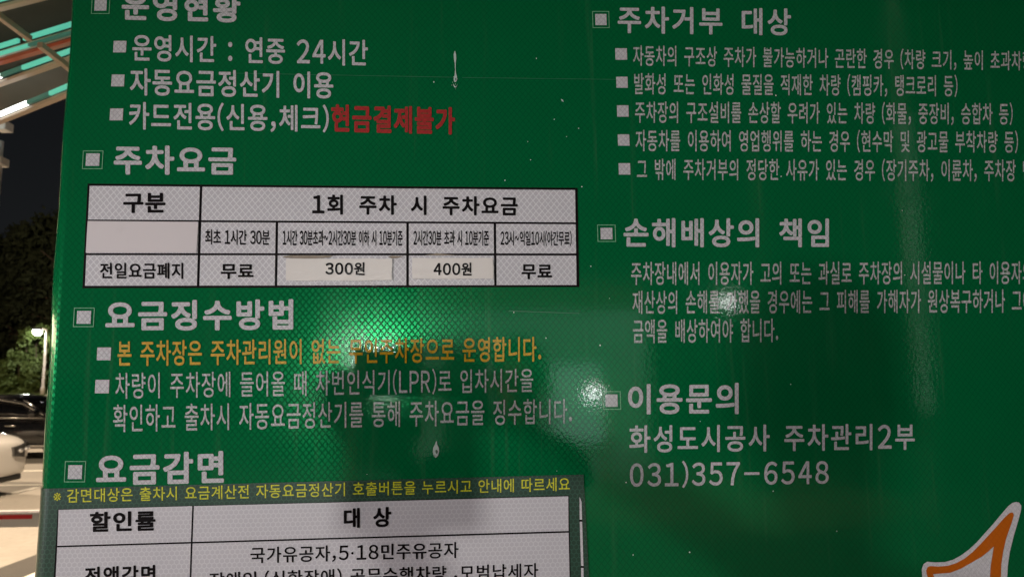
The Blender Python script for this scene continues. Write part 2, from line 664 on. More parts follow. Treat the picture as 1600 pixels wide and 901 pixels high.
def frame_bullet(o, i, s):
    x0, y0, x1, y1 = o
    t = 1.3
    bm = bmesh.new()
    oc = quad(x0, y0, x1, y1, s); ic = quad(x0 + t, y0 + t, x1 - t, y1 - t, s)
    O = [bm.verts.new((loc(U(*p)).x, -0.0006, loc(U(*p)).z)) for p in oc]
    I = [bm.verts.new((loc(U(*p)).x, -0.0006, loc(U(*p)).z)) for p in ic]
    for k in range(4):
        f = bm.faces.new((O[k], O[(k + 1) % 4], I[(k + 1) % 4], I[k]))
        f.normal_update()
        if f.normal.y > 0: f.normal_flip()
    b = poly_on('bullet', quad(*i, s * 0.6), M['white_ink'], 0.0006)
    obj('outline', bm, M['frame_ink'], b)


def bullet(x0, y0, x1, y1, s=0.0):
    poly_on('bullet', quad(x0, y0, x1, y1, s), M['white_ink'], 0.0006)


WI, WT = M['white_ink'], M['white_ink_thin']
HB = 0.034
text_on('heading', '운영현황', (190.5, -14, 32.5), (376, -10, 36.5), WI, HB, ls=0.07)
text_on('text_line', '운영시간 : 연중 24시간', (207, 54, 96), (575, 63, 104), WI, 0.020)
text_on('text_line', '자동요금정산기 이용', (203.5, 107, 149.5), (521, 113, 155), WI, 0.022)
text_on('text_line', '카드전용(신용,체크)', (202, 158, 204), (514, 164, 208), WI, 0.020)
text_on('text_line', '현금결제불가', (517.5, 163, 207), (711, 168, 211), M['red_ink'], 0.036).__setitem__('label', 'blurred red bold text')
text_on('heading', '주차요금', (178, 226.5, 273), (369.5, 229, 274), WI, HB, ls=0.07)
text_on('heading', '요금징수방법', (165, 469.5, 517), (458.5, 467, 515.5), WI, HB, ls=0.07)
text_on('text_line', '본 주차장은 주차관리원이 없는 무인주차장으로 운영합니다.', (184, 531.5, 572), (845.5, 525.5, 564.5), M['orange_ink'], 0.016).__setitem__('label', 'amber text line')
text_on('text_line', '차량이 주차장에 들어올 때 차번인식기(LPR)로 입차시간을', (180.5, 580.5, 624), (833, 574, 613), WT, 0.008)
text_on('text_line', '확인하고 출차시 자동요금정산기를 통해 주차요금을 징수합니다.', (177, 631.5, 675), (893.5, 622, 661.5), WT, 0.010)
text_on('heading', '요금감면', (150.5, 708.5, 758), (350.3, 703.5, 754), WI, HB, ls=0.07)

frame_bullet((144, -9, 173, 22.5), (148.5, -3, 167.5, 17.5), -1.6)
frame_bullet((130, 235.5, 162, 264.5), (135, 240, 156.2, 259.5), -1.6)
frame_bullet((116, 480.5, 148.5, 510.7), (121, 485.5, 142.8, 505.7), -1.7)
frame_bullet((102, 719.6, 135, 752.7), (107.3, 726, 129, 747.7), -1.8)
for b in ((178, 64.5, 198, 82.5), (175, 117, 195, 135.5), (172.5, 170, 193, 188.5), (152.5, 542.5, 174, 562.5), (149.5, 593, 171.3, 614)):
    bullet(*b, -1.0)

text_on('heading', '주차거부 대상', (965, 10, 52.5), (1235.5, 14, 56.5), WI, 0.024, sp=0.55, ls=0.09)
RB_ = 0.013
text_on('text_line', '자동차의 구조상 주차가 불가능하거나 곤란한 경우 (차량 크기, 높이 초과차량', (989, 70, 104.5), (1612, 79.5, 112), WT, RB_, sp=0.48)
text_on('text_line', '발화성 또는 인화성 물질을 적재한 차량 (캠핑카, 탱크로리 등)', (990.7, 113.5, 149), (1495.5, 117, 152.5), WT, RB_, sp=0.5)
text_on('text_line', '주차장의 구조설비를 손상할 우려가 있는 차량 (화물, 중장비, 승합차 등)', (992, 157.5, 193.5), (1581.7, 160.5, 196.5), WT, RB_, sp=0.5)
text_on('text_line', '자동차를 이용하여 영업행위를 하는 경우 (현수막 및 광고물 부착차량 등)', (993, 202, 237.5), (1590, 204, 240), WT, RB_, sp=0.5)
text_on('text_line', '그 밖에 주차거부의 정당한 사유가 있는 경우 (장기주차, 이륜차, 주차장 민', (995, 247, 282.5), (1611, 248.5, 285), WT, RB_, sp=0.5)
text_on('heading', '손해배상의 책임', (974, 340.5, 386.5), (1295, 341.5, 386.5), WI, 0.026, sp=0.5, ls=0.07)
text_on('text_line', '주차장내에서 이용자가 고의 또는 과실로 주차장의 시설물이나 타 이용자의', (986, 409, 445.5), (1611, 408, 444), WT, RB_, sp=0.5)
text_on('text_line', '재산상의 손해를 가했을 경우에는 그 피해를 가해자가 원상복구하거나 그에', (988, 454, 490.5), (1612, 451.5, 488.5), WT, RB_, sp=0.5)
text_on('text_line', '금액을 배상하여야 합니다.', (988.7, 498.5, 536), (1215.5, 497, 534.5), WT, RB_, sp=0.5)
text_on('heading', '이용문의', (981, 600, 647), (1154, 597.5, 646.5), WI, 0.026, ls=0.07)
text_on('text_line', '화성도시공사 주차관리2부', (983, 664, 707), (1429, 661, 702), WI, 0.018, sp=0.5, ls=0.08)
text_on('text_line', '031)357-6548', (984, 720, 763), (1294.5, 716.5, 758), WI, 0.015, ls=0.07, dw=0.97)
frame_bullet((925, 18, 951.7, 44.5), (929.7, 22.5, 947.3, 40), 0.8)
frame_bullet((932.8, 351, 961.7, 378), (938, 356, 956.5, 374), 0.8)
frame_bullet((941, 610.7, 969.5, 639.5), (946, 615.7, 964.5, 635), 0.9)
for b in ((961, 76, 979.3, 94), (962.5, 120.5, 980.3, 137.7), (963.7, 165, 981.7, 182.7), (965, 210.3, 983, 228), (966.3, 255.3, 984.3, 273)):
    bullet(*b, 0.6)


# --- fee table: black plate, white cells, black lettering, later patches
def lerp(a, b, t): return a + (b - a) * t
TX0, TX1 = (137.3, 129.0), (902.3, 905.0)   # outer left / right x at top, bottom


def TP(fx_px_top, fx_px_bot, yl, yr):
    """pixel on the table: x interpolated by height, y by x"""
    fy = ((yl + yr) / 2 - 288) / (449 - 288)
    x = lerp(fx_px_top, fx_px_bot, fy)
    u = (x - 130) / 775
    return (x, lerp(yl, yr, u))


def tq(xa, xb, ya, yb):
    return [TP(*xa, *ya), TP(*xb, *ya), TP(*xb, *yb), TP(*xa, *yb)]


table = poly_on('fee_table', tq(TX0, TX1, (287, 293.7), (450.2, 448.3)), M['black_ink'], 0.0006)
Y1, Y2 = (290.6, 297.3), (343.2, 347.6)
Y3, Y4 = (346.4, 350.7), (395.6, 396.0)
Y5, Y6 = (398.8, 399.4), (446.4, 445.2)
c0 = (141.0, 133.3)
d1a, d1b = (312.8, 307.8), (316.9, 312.0)
d2a, d2b = (432.0, 429.4), (436.0, 433.6)
d3a, d3b = (635.0, 634.8), (639.0, 639.0)
d4a, d4b = (770.7, 772.2), (774.7, 776.0)
cE = (898.3, 900.8)
for xa, xb, ya, yb in ((c0, d1a, Y1, Y2), (d1b, cE, Y1, Y2),
                       (c0, d1a, Y3, Y4), (d1b, d2a, Y3, Y4), (d2b, d3a, Y3, Y4), (d3b, d4a, Y3, Y4), (d4b, cE, Y3, Y4),
                       (c0, d1a, Y5, Y6), (d1b, d2a, Y5, Y6), (d2b, d3a, Y5, Y6), (d3b, d4a, Y5, Y6), (d4b, cE, Y5, Y6)):
    poly_on('table_cell', tq(xa, xb, ya, yb), M['white_cell'], 0.0010, table)
BK = M['black_ink']


def tt(s, L, R, off, **kw): return text_on('lettering', s, L, R, BK, off, layer=kw.pop('layer', 0.0014), parent=table, **kw)


tt('구분', (193, 302, 333.5), (259.5, 301.5, 333.5), 0.036)
tt('1회 주차 시 주차요금', (488, 304, 335.5), (809, 307.5, 337.5), 0.034, sp=0.62, ls=0.08)
tt('최초 1시간 30분', (321, 358.5, 382.5), (422, 359.5, 383.5), 0.022, sp=0.35, ls=-0.02)
tt('1시간 30분초과~2시간30분 이하 시 10분기준', (442, 359.5, 384), (629.5, 360, 384.5), 0.024, sp=0.38, ls=-0.02)
tt('2시간30분 초과 시 10분기준', (646, 360, 384), (764, 360, 384.5), 0.024, sp=0.38, ls=-0.02)
tt('23시~익일10시(야간무료)', (782, 360, 384.5), (893, 360.5, 385), 0.022, ls=-0.02)
tt('전일요금폐지', (157, 410.5, 435.5), (287, 410.5, 436), 0.026)
tt('무료', (345.5, 412.5, 436), (397, 412.5, 436), 0.034)
tt('무료', (814.5, 413, 436.5), (862.5, 413, 436.5), 0.034)
pb = poly_on('blank_patch', [(138.6, 345.8), (310.8, 347.2), (308.2, 394.6), (135.6, 395.0)], M['blank_patch'], 0.0018, table)
pb['label'] = 'blank pinkish white patch'
thicken(pb, 0.0007)
text_lab = (('300원', (509, 410, 430), (570.5, 410, 430.5)), ('400원', (677.5, 410.5, 431), (737, 410.5, 431)))
random.seed(11)


def ragged(x0, y0, x1, y1, n, j):
    pts = []
    for k in range(n): pts.append((lerp(x0, x1, k / n) + random.uniform(-j, j) * .3, y0 + random.uniform(-j, j)))
    for k in range(4): pts.append((x1 + random.uniform(-j, j), lerp(y0, y1, k / 4)))
    for k in range(n): pts.append((lerp(x1, x0, k / n) + random.uniform(-j, j) * .3, y1 + random.uniform(-j, j)))
    for k in range(4): pts.append((x0 + random.uniform(-j, j), lerp(y1, y0, k / 4)))
    return pts


for (s, L, R), q, lab in zip(text_lab, (ragged(448, 404.5, 613, 438.5, 9, 0.8), ragged(644, 403.5, 770.5, 436, 8, 0.6)),
                             ('peeling stained label', 'stained label')):
    p = poly_on('price_label', q, M['label_patch'], 0.0022, table)
    p['label'] = lab
    thicken(p, 0.0007)
    tt(s, L, R, 0.036, layer=0.0033, dw=1.05)
poly_on('glue_residue', [(441, 401), (455, 399.3), (490, 399.5), (521, 399.6), (514, 403.0), (490, 404.2), (462, 404.0), (447, 403.2)], M['residue'], 0.0024, table)
poly_on('glue_residue', [(606, 401), (613, 399.8), (631, 400.5), (624, 402.8), (613, 404.3)], M['residue'], 0.0024, table)
poly_on('glue_residue', [(664, 398.8), (678, 397.0), (682, 395.6), (697, 397.4), (712, 398.5), (690, 399.6)], M['residue'], 0.0024, table)
for q in (tq((433.8, 432), (635.5, 635.3), (400.2, 400.2), (445.4, 444.8)), tq((640, 640), (772, 773), (399.8, 400.2), (445.0, 444.6))):
    poly_on('clear_tape', q, M['tape'], 0.0040, table)


# --- the notice pasted over the lower left, wrapped round the rolled edge
def nline(x, y0, y1, X0=66.0, X1=912.0):     # y on a sloping notice line at pixel x
    return lerp(y0, y1, (x - X0) / (X1 - X0))


bm = bmesh.new()
tl, tr, br, bl = loc(U(84, 762.3)), loc(U(911.5, 740.5)), loc(U(925, 990)), loc(U(75, 990))
offn = 0.0012
wrap = profile(XE - SX, None, RB, offn, 10)[2:]
NV = 16
rowsn = []
for j in range(NV + 1):
    v = j / NV
    row = []
    zl = lerp(tl.z, bl.z, v)
    for (x, y) in wrap:
        row.append(bm.verts.new((x + edge_wave(zl) * .6, y, zl - (0.0006 if j else 0))))
    for k in range(1, 13):
        u = k / 12
        xx = lerp(wrap[-1][0], lerp(tr.x, br.x, v), u)
        zz = lerp(zl, lerp(tr.z, br.z, v), u)
        row.append(bm.verts.new((xx, -offn, zz)))
    rowsn.append(row)
for j in range(NV):
    for i in range(len(rowsn[0]) - 1):
        f = bm.faces.new((rowsn[j][i], rowsn[j + 1][i], rowsn[j + 1][i + 1], rowsn[j][i + 1]))
notice = obj('notice_sheet', bm, M['notice_green'], sign)
for p in notice.data.polygons:
    p.use_smooth = abs(p.normal.y) < 0.995
notice['label'] = 'dark green discount notice sheet'
text_on('lettering', '※감면대상은 출차시 요금계산전 자동요금정산기 호출버튼을 누르시고 안내에 따르세요', (84.5, 763.5, 785), (890, 744.5, 766), M['yellow_ink'], 0.010, sp=0.38, layer=0.0016, parent=notice)
NW = M['notice_white']
TLn, TRn, BRn, BLn = (93, 795.2), (887.8, 774.2), (892, 990), (81, 1000)
poly_on('table_ground', [(91.3, 794.8), (888.6, 773.2), (893, 992), (79, 1002)], BK, 0.0016, notice)
L1l, L1r = 852.3, 829.3


def nx(xt, y): return xt - (y - 790) * 0.038
poly_on('table_cell', [(93, 795.4), (301.2, 789.6), (299.2, nline(299, 851.2, 828.2, 90, 888)), (91.0, 851.2)], NW, 0.0020, notice)
poly_on('table_cell', [(304.0, 789.6), (887.6, 774.3), (888.0, 828.2), (302.0, nline(302, 851.2, 828.2, 90, 888))], NW, 0.0020, notice)
poly_on('table_cell', [(90.8, 853.8), (299.1, nline(299, 853.8, 830.9, 90, 888)), (294.5, 985), (84, 990)], NW, 0.0020, notice)
poly_on('table_cell', [(301.9, nline(302, 853.8, 830.9, 90, 888)), (888.2, 830.9), (891, 970), (297.3, 985)], NW, 0.0020, notice)


def nt(s, L, R, off, **kw): return text_on('lettering', s, L, R, BK, off, layer=0.0024, parent=notice, **kw)


nt('할인률', (142, 798.5, 830), (244.5, 795.8, 827.5), 0.034, ls=0.07)
nt('대 상', (537.5, 792.8, 824), (611.5, 790.3, 822), 0.034, sp=0.55)
nt('전액감면', (134, 884, 914), (244.5, 880.5, 911), 0.030, ls=0.07)
nt('국가유공자,5·18민주유공자', (392, 853.5, 879.5), (716.5, 845, 871), 0.016)
nt('장애인 (신한장애),공무수행차량 ,모범납세자', (328, 892, 918), (841, 877, 903), 0.016, sp=0.3)
sp_ = poly_on('notice_edge_strip', [(905.2, 775), (908.3, 783), (909.2, 812), (911.3, 884), (912, 985), (908.4, 985), (907.6, 884), (905.5, 812)], M['logo_white'], 0.0018, notice)
for yy, x0 in ((812, 904.6), (884, 906.8)):
    poly_on('notice_edge_mark', [(x0, yy - 1.6), (x0 + 5, yy - 1.4), (x0 + 5, yy + 1.8), (x0, yy + 1.6)], BK, 0.0022, notice)

# --- emblem in the lower right corner
k = 1 / 3.9875
def E(pts): return [(1200 + x * k, 675 + y * k) for x, y in pts]


out_ = E([(1545, 432), (1562, 436), (1576, 455), (1575, 480), (1560, 540), (1530, 640), (1505, 740), (1492, 830), (1488, 905), (1495, 1100), (1530, 1300),
          (1250, 1300), (1010, 1160), (970, 1000), (960, 905), (956, 850), (968, 818), (990, 804), (1040, 808), (1100, 806), (1150, 792), (1200, 765), (1250, 728),
          (1300, 682), (1350, 625), (1400, 570), (1450, 510), (1495, 458), (1520, 438)])
or_ = E([(1512, 497), (1524, 500), (1528, 515), (1515, 560), (1480, 660), (1462, 740), (1450, 820), (1447, 905), (1455, 1090), (1480, 1250),
         (1260, 1250), (1040, 1130), (1005, 1000), (992, 905), (982, 858), (992, 836), (1010, 830), (1060, 834), (1120, 828), (1170, 812), (1220, 785), (1270, 745),
         (1320, 695), (1370, 640), (1420, 586), (1470, 530), (1498, 503)])
in_ = E([(1402, 708), (1392, 770), (1382, 830), (1378, 905), (1384, 1080), (1400, 1180), (1270, 1180), (1110, 1100), (1060, 1000), (1034, 905), (1025, 880),
         (1070, 876), (1130, 872), (1200, 845), (1270, 805), (1330, 770), (1370, 738)])
em = poly_on('emblem', out_, M['logo_white'], 0.0006)
poly_on('emblem_band', or_, M['logo_orange'], 0.0010, em)
poly_on('emblem_field', in_, M['logo_white'], 0.0014, em)


# --- dried drips and specks on the film
def drip(pts, name='dried_drip', layer=0.0008):
    poly_on(name, pts, M['drip'], layer)


drip([(710.2, 80.5), (711.3, 80.2), (712.6, 86), (713, 92), (712, 100), (712, 108), (712.5, 115), (714, 121), (714, 126), (712, 129), (709.5, 128.5), (708.8, 124), (710.2, 119), (711, 110), (710.6, 100), (709.2, 92), (709, 86)])
drip([(708.5, 131), (710, 134.5), (712.5, 136), (714.4, 133.5), (715, 131), (713.8, 135.5), (712.2, 137.5), (710, 136.8), (708.6, 134)])
drip([(682, 688), (683.2, 694), (685.6, 699), (686, 704), (684.5, 711), (681, 714.5), (678, 712), (676.3, 705), (677, 699), (680, 693)])
drip([(876, 155), (879.5, 156.5), (880.5, 159.8), (877.8, 158.5)])
M['seam'] = simple('film seam', (0.002, 0.078, 0.027), 0.35, var=0.4, scale=60)
for (a, b), ww in ((((352, 114.5), (708, 121.2)), .5), (((722, 121.6), (962, 124.6)), .55), (((795, 485.5), (905, 489.5)), .5)):
    poly_on('film_seam', [(a[0], a[1] - ww), (b[0], b[1] - ww), (b[0], b[1] + ww), (a[0], a[1] + ww)], M['seam'], 0.0005)
random.seed(8)
for cx, cy, n in ((711, 127, 7), (681, 708, 6)):
    for _ in range(n):
        a = random.uniform(0, 6.28); d = random.uniform(4, 13); rr = random.uniform(.35, .9)
        x = cx + math.cos(a) * d * .5; y = cy + math.sin(a) * d
        drip([(x + math.cos(-q) * rr, y + math.sin(-q) * rr * random.uniform(.8, 1.6)) for q in (0, 1.05, 2.1, 3.14, 4.2, 5.2)])
for core in ([(711, 123), (712.6, 122), (713, 125.5), (711.5, 127)], [(680.3, 703), (682.5, 701.5), (684, 705), (682.6, 708.5), (680.6, 707)]):
    poly_on('dried_drip', core, simple('drip core', (0.06, 0.09, 0.06), 0.5), 0.0011)
random.seed(3)
bm = bmesh.new()
spots = [(789, 282), (909, 292), (923, 416), (866, 187), (904, 201), (952, 466), (853, 528), (1235, 600), (978, 753), (1307, 829), (989, 866), (870, 735), (911, 776),
         (1077, 862), (678, 129), (838, 92), (885, 214), (829, 250), (1409, 329), (1220, 276)]
for (x, y) in spots + [(random.uniform(560, 1580), random.uniform(20, 880)) for _ in range(10)]:
    r = random.uniform(0.5, 1.25)
    n = 6
    vs = []
    for q in range(n):
        a = -2 * math.pi * q / n
        p = loc(U(x + math.cos(a) * r * random.uniform(.6, 1.2), y + math.sin(a) * r * random.uniform(.7, 1.5)))
        vs.append(bm.verts.new((p.x, -0.0009, p.z)))
    f = bm.faces.new(vs); f.normal_update()
    if f.normal.y > 0: f.normal_flip()
tag(obj('dust_specks', bm, simple('dust specks', (0.55, 0.58, 0.52), 0.5), sign), kind='stuff')

bpy.data.objects.remove(_fo)
#@@PART2
# ------------------------------------------------------------------ canopy on the left
M['tan_steel'] = simple('cream painted steel', (0.55, 0.41, 0.31), 0.4)
M['red_steel'] = simple('red painted steel', (0.55, 0.10, 0.05), 0.35)
M['teal_glow'] = simple('teal purlin glow', (0.1, 0.4, 0.3), 0.3, var=0, emit=(0.16, 0.80, 0.58), estr=0.55)  # teal light caught by the purlins, put in as emission
M['teal_glow_dim'] = simple('dim teal purlin glow', (0.06, 0.2, 0.16), 0.3, var=0, emit=(0.14, 0.55, 0.42), estr=0.12)
M['tube_lit'] = simple('white light tube', (0.8, 0.8, 0.8), 0.3, var=0, emit=(0.92, 1.0, 0.97), estr=5.0)
M['roof_sheet'] = simple('smoky roof sheet', (0.024, 0.030, 0.025), 0.6, var=0.4, scale=1.5)
M['white_paint'] = simple('white paint', (0.78, 0.76, 0.74), 0.4, var=0.06)


def zpt(px, py, z): return ground_pt(px, py, z)


canopy = empty('canopy', (-3.0, 2.6, 0), 'curved lit canopy roof with cream and red beams at left edge', 'canopy')
CO = Vector((-3.0, 2.6, 0))


def cbeam(name, p, q, z, w, h, mat, extL, extR, dy=0.0, dz=0.0):
    A, B = zpt(*p, z), zpt(*q, z)
    d = (B - A).normalized()
    A2 = A - d * extL; B2 = B + d * extR
    n = 6
    bm = bmesh.new()
    pts = [A2.lerp(B2, i / n) for i in range(n + 1)]
    for i in range(n):
        beam(bm, pts[i] - CO + Vector((0, dy, dz)), pts[i + 1] - CO + Vector((0, dy, dz)) , w, h)
    return obj(name, bm, mat, canopy)


def cstrip(p, q, z, mat, t0, t1, w=0.012, h=0.017, dy=-0.022, dz=0.022, name='glow_strip'):
    """piece of a strip along the beam through pixels p, q; t in pixels from p.x to q.x"""
    A, B = zpt(*p, z), zpt(*q, z)
    f = lambda t: A.lerp(B, (t - p[0]) / (q[0] - p[0]))
    bm = bmesh.new()
    beam(bm, f(t0) - CO + Vector((0, dy, dz)), f(t1) - CO + Vector((0, dy, dz)), w, h)
    return obj(name, bm, mat, canopy)


B1 = ((0, 190), (106, 147)); B2 = ((0, 131), (106, 94)); B3 = ((0, 97), (108, 66)); B4 = ((0, 85), (110, 52)); B5 = ((0, 13), (110, -15))
for (p, q), z, mat in ((B1, 2.86, M['tan_steel']), (B2, 2.94, M['tan_steel']), (B3, 2.98, M['red_steel']), (B4, 3.04, M['tan_steel']), (B5, 3.10, M['tan_steel'])):
    cbeam('purlin', p, q, z, 0.026, 0.013 if mat != M['red_steel'] else 0.014, mat, 2.6, 3.4)
# near flank of each purlin: white tubes, and emissive strips for teal light caught there
cstrip(*B1, 2.86, M['tube_lit'], -60, 50); cstrip(*B1, 2.86, M['teal_glow_dim'], 50, 84); cstrip(*B1, 2.86, M['teal_glow'], 84, 300)
cstrip(*B2, 2.94, M['tube_lit'], -60, 7); cstrip(*B2, 2.94, M['teal_glow_dim'], 7, 42); cstrip(*B2, 2.94, M['teal_glow'], 42, 300)
cstrip(*B3, 2.98, M['teal_glow'], -300, 52, h=0.012, dz=0.022); cstrip(*B3, 2.98, M['teal_glow_dim'], 52, 300, h=0.012, dz=0.022)
cstrip(*B4, 3.04, M['teal_glow'], -300, 35); cstrip(*B4, 3.04, M['teal_glow'], 44, 300)
cstrip(*B5, 3.10, M['teal_glow'], -300, 300)
for p, q, z, e0, e1 in (((0, 34), (46, 68), 2.99, 1.5, 0.0), ((62, 78), (108, 114), 2.885, 0.0, 0.9)):
    cbeam('rafter', p, q, z, 0.020, 0.022, M['tan_steel'], e0, e1, dz=0.02)
bm = bmesh.new()
vs = []
for (p, q), zq in ((B1, 3.0), (B2, 3.11), (B3, 3.17), (B4, 3.24), (B5, 3.30), (((0, -160), (110, -200)), 3.36), (((0, -500), (110, -560)), 3.38)):
    A, B = zpt(*p, zq), zpt(*q, zq)
    d = (B - A).normalized()
    A = A - d * 2.6; B = B + d * 3.2
    vs.append([bm.verts.new((v.x - CO.x, v.y - CO.y, zq + 0.012 * k)) for v in (A, B) for k in (0, 1)])
N = len(vs) - 1
for j in range(N):
    a, b = vs[j], vs[j + 1]
    bm.faces.new((a[0], a[2], b[2], b[0])); bm.faces.new((a[1], b[1], b[3], a[3]))
    bm.faces.new((a[0], b[0], b[1], a[1])); bm.faces.new((a[2], a[3], b[3], b[2]))
bm.faces.new((vs[0][0], vs[0][1], vs[0][3], vs[0][2])); bm.faces.new((vs[N][0], vs[N][2], vs[N][3], vs[N][1]))
obj('roof_sheet', bm, M['roof_sheet'], canopy, True)
P = at(-3, 230, 2.75)
bm = bmesh.new()
tube(bm, [(P.x - CO.x, P.y - CO.y, 0), (P.x - CO.x, P.y - CO.y, 2.86)], 0.024, 16)
obj('post', bm, M['white_paint'], canopy, True)
for y0, y1, xo in ((188, 202, 0.02), (244, 257, 0.012)):
    a = at(2, y0, 2.72); b = at(2, y1, 2.72)
    bm = bmesh.new()
    box(bm, (P.x - CO.x + xo, P.y - CO.y, (a.z + b.z) / 2), (0.06, 0.07, abs(a.z - b.z)), bev=0.006)
    obj('bracket', bm, M['white_paint'], canopy)

# ------------------------------------------------------------------ lamps of the car park
M['lamp_glow'] = simple('lit lamp glass', (1, 1, 1), 0.3, var=0, emit=(1.0, 0.97, 0.92), estr=140.0)
M['soft_glow'] = simple('small lit lamp glass', (1, 1, 1), 0.3, var=0, emit=(1.0, 0.98, 0.95), estr=30.0)
M['warm_glow'] = simple('lit warm lamp glass', (1, 1, 1), 0.3, var=0, emit=(1.0, 0.78, 0.5), estr=60.0)
M['pole'] = simple('pale lamp pole', (0.60, 0.54, 0.47), 0.5, var=0.08)
M['dark_metal'] = simple('dark metal', (0.03, 0.03, 0.032), 0.45)


def street_lamp(name, base, h, head_dir, arm, label, glow, watts, color, rad=0.08, head=(0.5, 0.16, 0.09), group=None, spot=None, collar=None, globe=0.0, aim=(0, 0, -1), polemat=None, blend=0.5):
    e = empty(name, base, label, 'street lamp', group)
    bm = bmesh.new()
    tube(bm, [(0, 0, 0), (0, 0, 0.4), (0, 0, 0.42), (0, 0, h)], [rad * 1.5, rad * 1.5, rad, rad * 0.7], 14)
    obj('pole', bm, polemat or M['pole'], e, True)
    d = Vector((head_dir[0], head_dir[1], 0)).normalized()
    tip = d * arm + Vector((0, 0, h))
    bm = bmesh.new()
    tube(bm, [(0, 0, h - 0.05), d * arm * .5 + Vector((0, 0, h + 0.02)), tip], rad * 0.5, 10)
    obj('arm', bm, M['pole'], e, True)
    x = d; y = Vector((-d.y, d.x, 0)); R = Matrix((x, y, Vector((0, 0, 1)))).transposed()
    bm = bmesh.new()
    box(bm, tip + d * head[0] * .3, head, R, 0.015)
    hd = obj('lamp_head', bm, M['dark_metal'], e)
    bm = bmesh.new()
    box(bm, tip + d * head[0] * .3 - Vector((0, 0, head[2] * .5 + 0.012)), (head[0] * .85, head[1] * .8, 0.03), R, 0.008)
    if globe:
        bmesh.ops.create_uvsphere(bm, u_segments=16, v_segments=10, radius=1, matrix=Matrix.Translation(tip + d * head[0] * .3 - Vector((0, 0, head[2] * .5 + globe * .5))) @ Matrix.Diagonal((globe * 1.15, globe * 1.15, globe, 1)))
    obj('lens', bm, glow, hd)
    if collar:
        bm = bmesh.new()
        tube(bm, [(0, 0, collar - .12), (0, 0, collar + .12)], rad * 1.35, 14)
        obj('collar', bm, M['white_paint'], e, True)
    p = tip + d * head[0] * .3 - Vector((0, 0, head[2] + 0.06))
    lamp('bulb', p, watts, color, 0.12 if not globe else 0.05, e, spot, aim, blend)
    return e


WARM = (1.0, 0.77, 0.53)
lp = at(67, 606, 38.0)
street_lamp('street_lamp', (lp.x, lp.y, 0.7), at(60, 514, 38).z - 0.7, (-1, -0.15), 0.30, 'pale street lamp glowing white before the green shrubs', M['lamp_glow'], 380, (1, 0.93, 0.8),
            0.075, (0.42, 0.30, 0.16), globe=0.17, collar=at(67, 607.5, 38).z - 0.7)
street_lamp('street_lamp', (-6.4, 4.6, 0), 6.0, (1, 0.2), 0.6, 'tall warm street lamp over the near paving beyond the canopy', M['warm_glow'], 4300, WARM, group=None, spot=150)
street_lamp('street_lamp', (-17.0, 19.0, 0), 8.0, (0.6, -1), 1.0, 'tall warm street lamp lighting the parked cars', M['warm_glow'], 10500, WARM)
# added key lamp for the board, then lamps behind the photographer glinting in it
street_lamp('street_lamp', (KEY_POS.x - 0.25, KEY_POS.y - 0.25, 0), KEY_POS.z + 0.15, (1, 1), 0.2, 'unseen low white key lamp added to light the board', M['warm_glow'], KEY_W, (0.97, 0.945, 1.0), 0.04, (0.24, 0.2, 0.06), spot=21, aim=Vector((-0.02, 0, 1.58)) - KEY_POS, blend=1.0)
g1 = mir(1131, 468, 9.0)
street_lamp('street_lamp', (g1.x + .3, g1.y, 0), g1.z + .06, (-1, 0), 0.2, 'white street lamp glinting in the board, far behind the photographer', M['soft_glow'], 4, (1, 1, 1), 0.05, (0.16, 0.14, 0.06), globe=0.055, polemat=M['dark_metal'])
g2 = mir(921, 609, 8.0)
street_lamp('bollard_lamp', (g2.x + .2, g2.y, 0), g2.z + .08, (-1, 0), 0.12, 'short bright lamp beside the office wall', M['soft_glow'], 5, (0.95, 0.98, 1), 0.045, (0.12, 0.10, 0.08), globe=0.05)
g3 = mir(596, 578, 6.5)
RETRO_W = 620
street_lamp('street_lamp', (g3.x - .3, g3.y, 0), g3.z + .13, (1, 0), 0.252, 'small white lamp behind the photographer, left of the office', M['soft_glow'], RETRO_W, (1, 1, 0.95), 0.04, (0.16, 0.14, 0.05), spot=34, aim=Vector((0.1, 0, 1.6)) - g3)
g4 = mir(1120, 815, 8.5)
street_lamp('street_lamp', (g4.x + 0.9, -8.8, 0), 8.6, (-1, 0.1), 0.9, 'warm street lamp throwing an orange pool on the paving', M['warm_glow'], 900, (1.0, 0.70, 0.38), 0.06, spot=36, polemat=M['dark_metal'])
g5 = mir(1425, 400, 6.0)
l5 = street_lamp('street_lamp', (g5.x, g5.y, 0), 8.4, (-0.4, -0.4), 0.6, 'slim pale street lamp with a vertical added glow strip, right of the photographer', M['lamp_glow'], 3300, (0.50, 1.0, 0.82), 0.05, spot=60, aim=(-4.0, -4.9, -5.6), polemat=M['white_paint'])

za, zb = mir(1425, 190, 6.0).z, mir(1425, 640, 6.0).z
bm = bmesh.new(); box(bm, (0, .055, (za + zb) / 2), (.032, .014, abs(za - zb)), bev=.004)
obj('glow_strip', bm, simple('vertical added glow strip', (.3, .3, .3), .3, var=0, emit=(0.75, 1.0, 0.85), estr=1.7), l5)  # glowing strip added to the pole to make a mirrored streak

# long light bar over a pale screen, left of the board, mirrored in its rolled edge
lt = empty('lit_screen', (-5.0, -1.6, 0), 'pale screen under a long warm light bar left of the board', 'screen')
for yy in (-2.6, 2.6):
    bm = bmesh.new(); tube(bm, [(-.06, yy, 0), (-.06, yy, 2.2)], 0.04, 12); obj('post', bm, M['steel'], lt, True)
bm = bmesh.new(); box(bm, (0, 0, 1.93), (0.10, 5.4, 0.17), bev=.01); obj('light_bar', bm, simple('warm light bar', (1, 1, 1), .3, var=0, emit=(1.0, 0.86, 0.56), estr=16.0), lt)
bm = bmesh.new(); box(bm, (-.10, 0, 1.18), (0.03, 5.2, 1.25)); obj('screen_panel', bm, M['white_paint'], lt)

